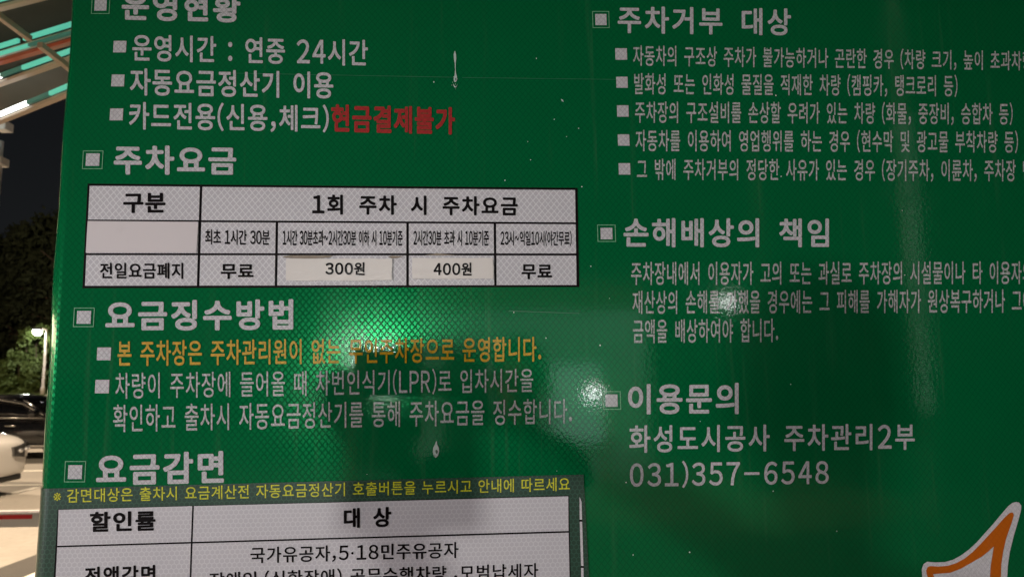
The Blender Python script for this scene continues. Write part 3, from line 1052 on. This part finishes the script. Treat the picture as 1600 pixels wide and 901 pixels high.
# small lit office behind the photographer
M['office_wall'] = simple('office wall render', (0.62, 0.66, 0.66), 0.8, var=0.1, scale=2)
M['lit_window'] = simple('lit office window', (0.1, 0.1, 0.1), 0.1, var=0, emit=(0.62, 1.0, 0.86), estr=1.7)
oa, ob = mir(655, 440, 11.0), mir(1010, 440, 11.0)
ow, oh = ob.x - oa.x, oa.z
office = empty('office_building', ((oa.x + ob.x) / 2, -12.5, 0), 'small pale lit office behind the photographer', 'building')
bm = bmesh.new(); box(bm, (0, 0, oh / 2), (ow, 3.0, oh)); obj('wall', bm, M['office_wall'], office)
bm = bmesh.new(); box(bm, (0, 0.1, oh + 0.08), (ow + .4, 3.6, 0.16)); obj('roof', bm, M['dark_metal'], office)
wa, wb = mir(858, 566, 11.0), mir(944, 692, 11.0)
bm = bmesh.new(); box(bm, ((wa.x + wb.x) / 2 - office.location.x, 1.515, (wa.z + wb.z) / 2), (wb.x - wa.x, 0.03, wa.z - wb.z))
win = obj('window', bm, M['lit_window'], office)
bm = bmesh.new()
for sx in (-1, 1): box(bm, ((wa.x + wb.x) / 2 - office.location.x + sx * (wb.x - wa.x) / 2, 1.53, (wa.z + wb.z) / 2), (0.05, 0.09, wa.z - wb.z + .05))
for zz in (wa.z, wb.z): box(bm, ((wa.x + wb.x) / 2 - office.location.x, 1.535, zz), (wb.x - wa.x - .05, 0.085, 0.05))
obj('window_frame', bm, M['dark_metal'], win)
bm = bmesh.new(); box(bm, (-ow * .28, 1.52, 1.02), (0.9, 0.05, 2.04), bev=0.01); dr = obj('door', bm, M['dark_metal'], office)
bm = bmesh.new(); tube(bm, [(-ow * .28 + .36, 1.58, 0.95), (-ow * .28 + .36, 1.58, 1.15)], 0.015, 8); obj('handle', bm, M['steel'], dr)

# ------------------------------------------------------------------ barrier arm
M['barrier_white'] = simple('white barrier paint', (0.75, 0.72, 0.76), 0.35, var=0.05)
M['barrier_red'] = simple('red reflective tape', (0.70, 0.004, 0.012), 0.3, var=0.1)
ba, bb = at(0, 810, 3.4), at(62, 809, 3.4)
dd = (bb - ba).normalized()
arm = empty('barrier_arm', (ba.x - dd.x * 1.6, ba.y, 0), 'white parking barrier arm with a red reflective stripe', 'barrier')
AO = arm.location.copy()
H_ = abs(at(30, 796, 3.4).z - at(30, 821, 3.4).z)
A0 = ba - dd * 1.6 - AO; A1 = bb + dd * 1.5 - AO
bm = bmesh.new(); beam(bm, A0, A1, 0.045, H_)
for v in bm.verts: pass
bmesh.ops.bevel(bm, geom=bm.edges[:], offset=0.008, segments=2, affect='EDGES')
obj('arm', bm, M['barrier_white'], arm)
for s0, s1 in ((-1.35, -0.55), (-0.45, (at(54, 806, 3.4) - ba).length), ((at(54, 806, 3.4) - ba).length + .22, 1.2)):
    bm = bmesh.new()
    c = Vector((0, -0.0235, H_ * 0.16))
    beam(bm, ba + dd * s0 - AO + c, ba + dd * s1 - AO + c, 0.003, H_ * 0.27)
    obj('reflective_stripe', bm, M['barrier_red'], arm)
bm = bmesh.new(); box(bm, (-0.1, 0.05, 0.5), (0.3, 0.3, 1.0), bev=0.02)
obj('barrier_post', bm, simple('yellow barrier cabinet', (0.5, 0.35, 0.04), 0.4), arm)

# ------------------------------------------------------------------ cars
M['glass'] = simple('tinted car glass', (0.006, 0.006, 0.007), 0.05, var=0, spec=0.8)
M['tyre'] = simple('tyre rubber', (0.02, 0.02, 0.02), 0.8)
M['rim'] = simple('alloy rim', (0.45, 0.45, 0.46), 0.3, 0.8)
M['chrome'] = simple('chrome trim', (0.75, 0.73, 0.70), 0.16, 0.9, var=0.03)
M['lampglass'] = simple('headlight glass', (0.05, 0.05, 0.052), 0.08, var=0, coat=1.0)
M['led'] = simple('headlight reflector', (0.75, 0.75, 0.78), 0.12, 0.8)
M['redlamp'] = simple('tail light', (0.3, 0.01, 0.01), 0.15, var=0, coat=1)
M['plastic'] = simple('black bumper plastic', (0.015, 0.015, 0.016), 0.5)


def loft(bm, secs):
    rings = [[bm.verts.new(p) for p in s] for s in secs]
    n = len(rings[0])
    for i in range(len(rings) - 1):
        for k in range(n):
            bm.faces.new((rings[i][k], rings[i + 1][k], rings[i + 1][(k + 1) % n], rings[i][(k + 1) % n]))
    bm.faces.new(rings[0]); bm.faces.new(rings[-1][::-1])
    bmesh.ops.recalc_face_normals(bm, faces=bm.faces[:])


def car(name, pos, rz, paint, label, Lc=4.7, Wc=1.84, Hc=1.42, belt=0.90, group='cars parked across the lot'):
    e = empty(name, pos, label, 'car', group, rz)
    h = Lc / 2; w = Wc / 2

    def ring(x, zb, zt, hw):
        p = [(hw * .80, zb), (hw * .96, zb + .06), (hw, zb + (zt - zb) * .35), (hw * .995, zb + (zt - zb) * .68), (hw * .95, zt - .05), (hw * .86, zt)]
        return [(x, y, z) for y, z in p] + [(x, 0, zt + .015)] + [(x, -y, z) for y, z in reversed(p)]
    st = [(-h, .42, .82, w * .72), (-h + .06, .30, belt + .02, w * .86), (-h + .35, .22, belt + .06, w * .97), (-h + 1.0, .20, belt + .05, w), (-.3, .20, belt + .01, w), (.9, .20, belt - .02, w),
          (h - 1.1, .20, belt - .05, w * .99), (h - .55, .20, belt - .10, w * .97), (h - .2, .20, belt - .16, w * .90), (h - .05, .22, belt - .22, w * .80), (h, .28, belt - .28, w * .70)]
    bm = bmesh.new(); loft(bm, [ring(*s) for s in st])
    body = obj('body', bm, paint, e, True)
    md = body.modifiers.new('smooth', 'SUBSURF'); md.levels = 2; md.render_levels = 2
    # greenhouse: glass volume and a roof skin
    gh = [(-h + .35, belt - .02, belt + .03, w * .84, w * .74), (-h + 1.0, belt - .02, Hc - .10, w * .90, w * .66), (-h + 1.6, belt - .02, Hc - .015, w * .92, w * .66), (0.1, belt - .02, Hc - .005, w * .92, w * .67),
          (.55, belt - .02, Hc - .09, w * .92, w * .68), (h - 1.05, belt - .06, belt - .03, w * .88, w * .74)]
    bm = bmesh.new()
    loft(bm, [[(x, hb, zb), (x, (hb * .35 + ht * .65), zb + (zt - zb) * .6), (x, ht, zt), (x, 0, zt + .01), (x, -ht, zt), (x, -(hb * .35 + ht * .65), zb + (zt - zb) * .6), (x, -hb, zb)] for x, zb, zt, hb, ht in gh])
    obj('window', bm, M['glass'], e, True)
    bm = bmesh.new()
    rf = [(-h + .95, Hc - .105, w * .68), (-h + 1.6, Hc - .005, w * .69), (-.3, Hc + .02, w * .70), (0.15, Hc + .005, w * .70), (.58, Hc - .085, w * .70)]
    loft(bm, [[(x, ht, z - .03), (x, ht * .97, z + .01), (x, ht * .5, z + .035), (x, -ht * .5, z + .035), (x, -ht * .97, z + .01), (x, -ht, z - .03)] for x, z, ht in rf])
    obj('roof', bm, paint, e, True)
    for s in (-1, 1):
        for pa, pb, rr_ in (((h - 1.08, s * w * .90, belt - .03), (.56, s * w * .705, Hc - .075), .03), ((-h + .40, s * w * .86, belt + .02), (-h + 1.0, s * w * .685, Hc - .095), .05), ((-.35, s * w * .925, belt), (-.42, s * w * .69, Hc - .01), .028)):
            bm = bmesh.new(); tube(bm, [pa, pb], rr_, 8); obj('pillar', bm, paint, e, True)
        bm = bmesh.new()
        tube(bm, [(-h + .62, s * w * .90, belt + .05), (-h + 1.05, s * w * .73, Hc - .12), (-h + 1.6, s * w * .715, Hc - .045), (-.3, s * w * .725, Hc - .03), (.12, s * w * .725, Hc - .045),
                  (.56, s * w * .735, Hc - .125), (h - 1.28, s * w * .91, belt + .05)], .016, 8)
        tube(bm, [(-h + .62, s * w * .945, belt + .035), (-.3, s * w * .955, belt + .015), (h - 1.28, s * w * .945, belt - .0)], .016, 8)
        obj('window_trim', bm, M['chrome'], e, True)
        bm = bmesh.new()
        box(bm, (h - 1.38, s * (w + .08), belt + .09), (.13, .2, .13), bev=.035)
        obj('mirror', bm, paint, e, True)
        for xd in (.5, -.55):
            bm = bmesh.new(); tube(bm, [(xd - .1, s * (w + .012), belt - .15), (xd + .1, s * (w + .012), belt - .15)], .014, 8); obj('door_handle', bm, M['chrome'], e, True)
        bm = bmesh.new(); box(bm, (0, s * (w * .985), .29), (Lc * .52, .03, .05), bev=.01); obj('side_trim', bm, M['chrome'], e)
        # headlight set into the front corner
        bm = bmesh.new()
        tp = [(h - .66, .965, belt - .20), (h - .30, .93, belt - .225), (h - .06, .80, belt - .26), (h + .0, .66, belt - .28), (h + .012, .40, belt - .31)]
        bt = [(h - .58, .99, belt - .33), (h - .30, .945, belt - .44), (h - .06, .80, belt - .47), (h + .0, .66, belt - .47), (h + .012, .42, belt - .44)]
        ga = [[bm.verts.new((x, s * w * y, z)) for x, y, z in row] for row in (tp, bt)]
        gb = [[bm.verts.new((x - .07, s * (w * y - .07), z)) for x, y, z in row] for row in (tp, bt)]
        for k in range(4):
            bm.faces.new((ga[0][k], ga[0][k + 1], ga[1][k + 1], ga[1][k])); bm.faces.new((gb[0][k], gb[1][k], gb[1][k + 1], gb[0][k + 1]))
            bm.faces.new((ga[0][k], gb[0][k], gb[0][k + 1], ga[0][k + 1])); bm.faces.new((ga[1][k], ga[1][k + 1], gb[1][k + 1], gb[1][k]))
        for k in (0, 4): bm.faces.new((ga[0][k], ga[1][k], gb[1][k], gb[0][k]))
        bmesh.ops.recalc_face_normals(bm, faces=bm.faces[:])
        for v in bm.verts: v.co.y += s * .012
        hl = obj('headlight', bm, M['lampglass'], e)
        for k, (x_, y_) in enumerate(((h - .30, .945), (h - .05, .80), (h + .005, .68), (h + .012, .55))):
            bm = bmesh.new()
            bmesh.ops.create_uvsphere(bm, u_segments=10, v_segments=6, radius=.032, matrix=Matrix.Translation((x_, s * (w * y_ + .008), belt - .345 - .008 * k)))
            obj('reflector', bm, M['led'], hl, True)
        bm = bmesh.new(); box(bm, (-h + .12, s * w * .74, belt - .12), (.2, w * .34, .13), bev=.03); obj('tail_light', bm, M['redlamp'], e)
        for xw in (-h + .95, h - .93):
            bm = bmesh.new()
            prof = [(.20, -.10), (.30, -.11), (.325, -.08), (.33, 0), (.325, .08), (.30, .11), (.20, .10)]
            n = 28; rr = []
            for k in range(n):
                a = 2 * math.pi * k / n
                rr.append([bm.verts.new((xw + r * math.cos(a), s * (w - .12) + y, .33 + r * math.sin(a))) for r, y in prof])
            for k in range(n):
                for m_ in range(len(prof) - 1):
                    bm.faces.new((rr[k][m_], rr[(k + 1) % n][m_], rr[(k + 1) % n][m_ + 1], rr[k][m_ + 1]))
            wh = obj('tyre', bm, M['tyre'], e, True)
            bm = bmesh.new()
            tube(bm, [(xw, s * (w - .16), .33), (xw, s * (w - .07), .33)], .205, 28)
            for k in range(5):
                a = 2 * math.pi * k / 5
                box(bm, (xw + .1 * math.cos(a), s * (w - .055), .33 + .1 * math.sin(a)), (.17, .03, .05), Matrix.Rotation(-a, 3, 'Y'))
            obj('rim', bm, M['rim'], wh)
    bm = bmesh.new(); box(bm, (h - .10, 0, belt - .42), (.12, w * .95, .14), bev=.02); obj('grille', bm, M['plastic'], e)
    bm = bmesh.new(); box(bm, (h - .14, 0, .245), (.26, w * 1.30, .09), bev=.03); obj('lower_bumper', bm, M['plastic'], e)
    return e


wpaint = simple('white car paint', (0.80, 0.79, 0.78), 0.25, var=0, coat=1)
kpaint = simple('black car paint', (0.006, 0.006, 0.007), 0.2, var=0, coat=1)
spaint = simple('silver car paint', (0.42, 0.41, 0.40), 0.3, 0.4, var=0, coat=1)


def car_at(local, world, rz):
    """base position that brings a local point of the car over a world point"""
    c, sn = math.cos(rz), math.sin(rz)
    return (world.x - (local[0] * c - local[1] * sn), world.y - (local[0] * sn + local[1] * c), 0)


car('parked_car', car_at((2.28, 0.62), at(31, 720, 9.9), math.radians(-6)), math.radians(-6), wpaint, 'white car nosing in from the left with dark headlight', belt=0.98)
car('parked_car', car_at((1.12, -0.84), at(71, 668, 14.0), 0), 0, kpaint, 'black low sedan side on behind the white car', Hc=1.24, belt=0.84)
car('parked_car', car_at((1.25, 0.84), at(38, 637, 18.0), math.pi), math.pi, spaint, 'silver car behind the black sedan', Hc=1.36, belt=0.96)

# ------------------------------------------------------------------ trees and shrubs
def leaf_mat(name, a, b):
    t = NT(name)
    oi = t.n('ShaderNodeObjectInfo')
    n = t.noise(1.3, 4.0, 0.7)
    t.l(t.mixc(n, a, b), t.b.inputs['Base Color'])
    t.b.inputs['Roughness'].default_value = 0.75
    return t.m


M['leaf_dark'] = leaf_mat('dark leaves', (0.014, 0.021, 0.008), (0.032, 0.042, 0.014))
M['leaf_green'] = leaf_mat('green shrub leaves', (0.030, 0.060, 0.010), (0.085, 0.125, 0.022))
M['bark'] = simple('bark', (0.07, 0.05, 0.035), 0.9, scale=4)


def crown_bm(rx, rz, cz, clumps, per, leaf, rnd, squash=1.0):
    bm = bmesh.new()
    for c in range(clumps):
        a = rnd.uniform(0, 2 * math.pi); q = rnd.random() ** 0.5; zz = rnd.uniform(-1, 1)
        rr = q * math.sqrt(max(0.05, 1 - zz * zz))
        cc = Vector((math.cos(a) * rr * rx, math.sin(a) * rr * rx, cz + zz * rz))
        cr = rnd.uniform(.16, .30) * rx
        for l in range(per):
            v = Vector((rnd.gauss(0, 1), rnd.gauss(0, 1), rnd.gauss(0, .7))).normalized() * cr * rnd.uniform(.55, 1.1)
            p = cc + v
            u = Vector((rnd.gauss(0, 1), rnd.gauss(0, 1), rnd.gauss(0, 1))).normalized()
            w = u.orthogonal().normalized()
            s = leaf * rnd.uniform(.6, 1.4)
            bm.faces.new([bm.verts.new(p + u * s), bm.verts.new(p + w * s * .5), bm.verts.new(p - u * s), bm.verts.new(p - w * s * .5)])
    return bm


def make_tree(name, h, rx, seed, label, group):
    rnd = random.Random(seed)
    e = empty(name, (0, 0, 0), label, 'tree', group)
    bm = bmesh.new()
    tube(bm, [(0, 0, -.3), (.1, .05, h * .3), (.05, -.1, h * .6), (.1, 0, h * .85)], [h * .028, h * .022, h * .014, h * .004], 9)
    for k in range(7):
        a = k * 2.4; z0 = h * (.3 + .06 * k)
        tube(bm, [(0, 0, z0), (math.cos(a) * rx * .4, math.sin(a) * rx * .4, z0 + h * .1), (math.cos(a) * rx * .8, math.sin(a) * rx * .8, z0 + h * .16)], [h * .01, h * .006, h * .002], 6)
    obj('trunk', bm, M['bark'], e, True)
    obj('crown', crown_bm(rx, h * .37, h * .62, 70, 90, .22, rnd), M['leaf_dark'], e)
    return e


protos = [make_tree('hillside_tree', 11.5, 4.2, 1, '', ''), make_tree('hillside_tree', 13.0, 4.6, 2, '', ''), make_tree('hillside_tree', 10.0, 4.8, 3, '', '')]


def dup(root, pos, rz, sc, label, group):
    r = root.copy(); COL.objects.link(r)
    r.location = pos; r.rotation_euler = (0, 0, rz); r.scale = (sc, sc, sc)
    r['label'] = label; r['group'] = group
    for ch in list(root.children):
        c = ch.copy(); COL.objects.link(c); c.parent = r
    return r


tl_ = 'dark bushy tree on the unlit hillside behind the street lamp'
tspots = [(-8, 47.0, 0, 0.80), (26, 46.5, 1, 0.74), (70, 47.5, 1, 0.84), (112, 46.0, 0, 0.95), (-48, 46, 2, 0.86), (-98, 48, 1, 0.85), (150, 47, 2, 1.0), (210, 46, 0, 0.95), (8, 55, 1, 0.80), (84, 56, 2, 1.02), (-60, 56, 0, 1.0), (280, 48, 1, 0.95), (360, 46, 0, 0.9)]
for i, (px, Y, k, sc) in enumerate(tspots):
    p = at(px, 600, Y)
    dup(protos[k], (p.x, p.y, 0.9), i * 1.7, sc, tl_, 'trees on the dark hillside')
for p in protos:
    for c in list(p.children): bpy.data.objects.remove(c)
    bpy.data.objects.remove(p)


def shrub(px, Y, h, rx, seed, label):
    p = at(px, 620, Y)
    rnd = random.Random(seed)
    e = empty('shrub', (p.x, p.y, 0.75), label, 'shrub', 'lit shrubs behind the parked cars')
    bm = bmesh.new()
    for k in range(5):
        a = k * 1.26
        tube(bm, [(0, 0, -.2), (math.cos(a) * rx * .3, math.sin(a) * rx * .3, h * .4), (math.cos(a) * rx * .5, math.sin(a) * rx * .5, h * .75)], [.05, .035, .01], 6)
    obj('stem', bm, M['bark'], e, True)
    obj('foliage', crown_bm(rx, h * .5, h * .5, 42, 90, .12, rnd), M['leaf_green'], e)


for i, (px, Y, h, rx, lb) in enumerate(((56, 39.6, 3.6, 1.3, 'tall lit green shrub right behind the street lamp pole'), (30, 39.8, 2.0, 1.2, 'rounded green shrub left of the street lamp pole'), (10, 40.5, 1.6, 1.2, 'low green shrub at the left edge above the grass'),
                                        (-20, 40.0, 1.8, 1.3, 'green shrub left of the low shrub at the edge'), (90, 40.2, 2.8, 1.4, 'green shrub right of the street lamp pole'), (130, 40.2, 2.2, 1.4, 'green shrub farthest right behind the board'))):
    shrub(px, Y, h, rx, 20 + i, lb)

# ------------------------------------------------------------------ the photographer, mirrored in the glossy film
M['skin'] = simple('skin', (0.42, 0.26, 0.19), 0.5, var=0.05)
M['jacket'] = simple('dark jacket', (0.012, 0.013, 0.016), 0.8)
M['trousers'] = simple('dark trousers', (0.02, 0.02, 0.025), 0.85)
M['hair'] = simple('black hair', (0.008, 0.007, 0.006), 0.5)
M['shoe'] = simple('dark shoe', (0.02, 0.018, 0.016), 0.5)
PX, PY = 0.16, -1.46
person = empty('person', (PX, PY, 0), 'person in dark jacket holding up a phone before the board', 'person')
J = []; Ed = []; Rd = []


def jt(p, r, par=None):
    J.append(Vector(p)); Rd.append(r)
    if par is not None: Ed.append((par, len(J) - 1))
    return len(J) - 1


pel = jt((0, 0, .93), .135)
sp1 = jt((0, .01, 1.10), .125, pel); ch = jt((0, .0, 1.28), .145, sp1); nk0 = jt((0, -.01, 1.42), .075, ch); nk = jt((0, 0, 1.49), .052, nk0)
hd0 = jt((0, .012, 1.56), .074, nk); hd1 = jt((0, .012, 1.64), .086, hd0); jt((0, .0, 1.705), .062, hd1)
_q = [U(px_, 528).lerp(g3, 0.97 / 6.5) for px_ in (543, 748)]
PHC = (_q[0] + _q[1]) / 2 - Vector((PX, PY, 0.0385))          # phone centre, local
for s in (-1, 1):
    hp = jt((s * .095, 0, .88), .098, pel); kn = jt((s * .11, .02, .48), .062, hp); an = jt((s * .12, -.01, .09), .042, kn)
    jt((s * .13, .12, .035), .036, an)
    sh = jt((s * .175, -.01, 1.37), .062, ch)
    hand = PHC + Vector((s * .088, -.03, -.02))
    elb = Vector((s * .27 - .08, .17, 1.33 if s < 0 else 1.30))
    el = jt(elb, .046, sh)
    wr = jt(hand + (elb - hand).normalized() * .075, .028, el)
    pm = jt(hand, .030, wr)
    for k in range(4):                      # fingers curl over the phone's back
        b = hand + Vector((s * .012, .018, .022 - .019 * k))
        L_ = (.034, .038, .036, .028)[k]
        a_ = jt(b, .0095, pm); b_ = jt(b + Vector((-s * .006, L_ * .7, 0)), .0088, a_); jt(b + Vector((-s * .03, L_ * .85, .002)), .0078, b_)
    t0 = jt(hand + Vector((-s * .016, .006, .014)), .011, pm); jt(hand + Vector((-s * .034, .014, .024)), .009, t0)
me = bpy.data.meshes.new('body')
me.from_pydata(J, Ed, [])
body = link(bpy.data.objects.new('body', me), person)
sk = body.modifiers.new('skin', 'SKIN'); sk.use_smooth_shade = True
for i, sv in enumerate(me.skin_vertices[0].data):
    sv.radius = (Rd[i] * (1.25 if i in (pel, sp1, ch) else 1.0), Rd[i] * (0.85 if i in (pel, sp1, ch) else 1.0))
    sv.use_root = (i == pel)
ss = body.modifiers.new('sub', 'SUBSURF'); ss.levels = 1; ss.render_levels = 1
dg = bpy.context.evaluated_depsgraph_get()
me2 = bpy.data.meshes.new_from_object(body.evaluated_get(dg))
body.modifiers.clear(); body.data = me2
me2.materials.clear()
for m_ in (M['skin'], M['jacket'], M['trousers'], M['shoe']): me2.materials.append(m_)
for p in me2.polygons:
    c = p.center
    near = min((c - (PHC + Vector((s * .088, -.03, -.02)))).length for s in (-1, 1))
    p.material_index = 0 if (near < .085 or (c.z > 1.465 and abs(c.x) < .12 and c.y < .13)) else 1 if c.z > .90 else 2 if c.z > .10 else 3
    p.use_smooth = True
bm = bmesh.new()
bmesh.ops.create_uvsphere(bm, u_segments=20, v_segments=14, radius=1, matrix=Matrix.Translation((0, -.012, 1.665)) @ Matrix.Diagonal((.093, .102, .10, 1)))
bmesh.ops.delete(bm, geom=[v for v in bm.verts if v.co.y > .05 and v.co.z < 1.69 or v.co.z < 1.60], context='VERTS')
obj('hair', bm, M['hair'], person, True)
for s in (-1, 1):
    bm = bmesh.new(); bmesh.ops.create_uvsphere(bm, u_segments=10, v_segments=8, radius=.013, matrix=Matrix.Translation((s * .032, .083, 1.625))); obj('eye', bm, simple('eye', (.3, .28, .26), .2, var=0), person, True)
    bm = bmesh.new(); bmesh.ops.create_uvsphere(bm, u_segments=10, v_segments=8, radius=1, matrix=Matrix.Translation((s * .086, .0, 1.61)) @ Matrix.Diagonal((.012, .022, .034, 1))); obj('ear', bm, M['skin'], person, True)
bm = bmesh.new(); tube(bm, [(0, .088, 1.63), (0, .104, 1.60), (0, .094, 1.588)], [.008, .013, .011], 8); obj('nose', bm, M['skin'], person, True)
bm = bmesh.new(); tube(bm, [(-.024, .082, 1.552), (0, .092, 1.552), (.024, .082, 1.552)], [.003, .006, .003], 8); obj('mouth', bm, simple('lips', (.3, .12, .1), .5), person, True)
phone = empty('phone', (PX + PHC.x, PY + PHC.y, PHC.z), 'phone held sideways in both hands, with an added glow-blocking flap below', 'phone')
bm = bmesh.new(); box(bm, (0, 0, 0), (.160, .0085, .077), bev=.003); obj('case', bm, M['dark_metal'], phone)
bm = bmesh.new(); box(bm, (0, .004, -.108), (.158, .004, .135), bev=.0015); obj('glow_blocker', bm, M['jacket'], phone)  # flap added below the phone to block lamp glow on the board
bm = bmesh.new(); box(bm, (0, -.0048, 0), (.150, .001, .070)); obj('screen', bm, simple('lit phone screen', (.02, .02, .02), .1, var=0, emit=(.05, .25, .12), estr=.4), phone)
bm = bmesh.new()
for k in range(3): tube(bm, [(.062, .004, .024 - .02 * k), (.062, .0062, .024 - .02 * k)], .0075, 14)
obj('camera_lenses', bm, M['glass'], phone)
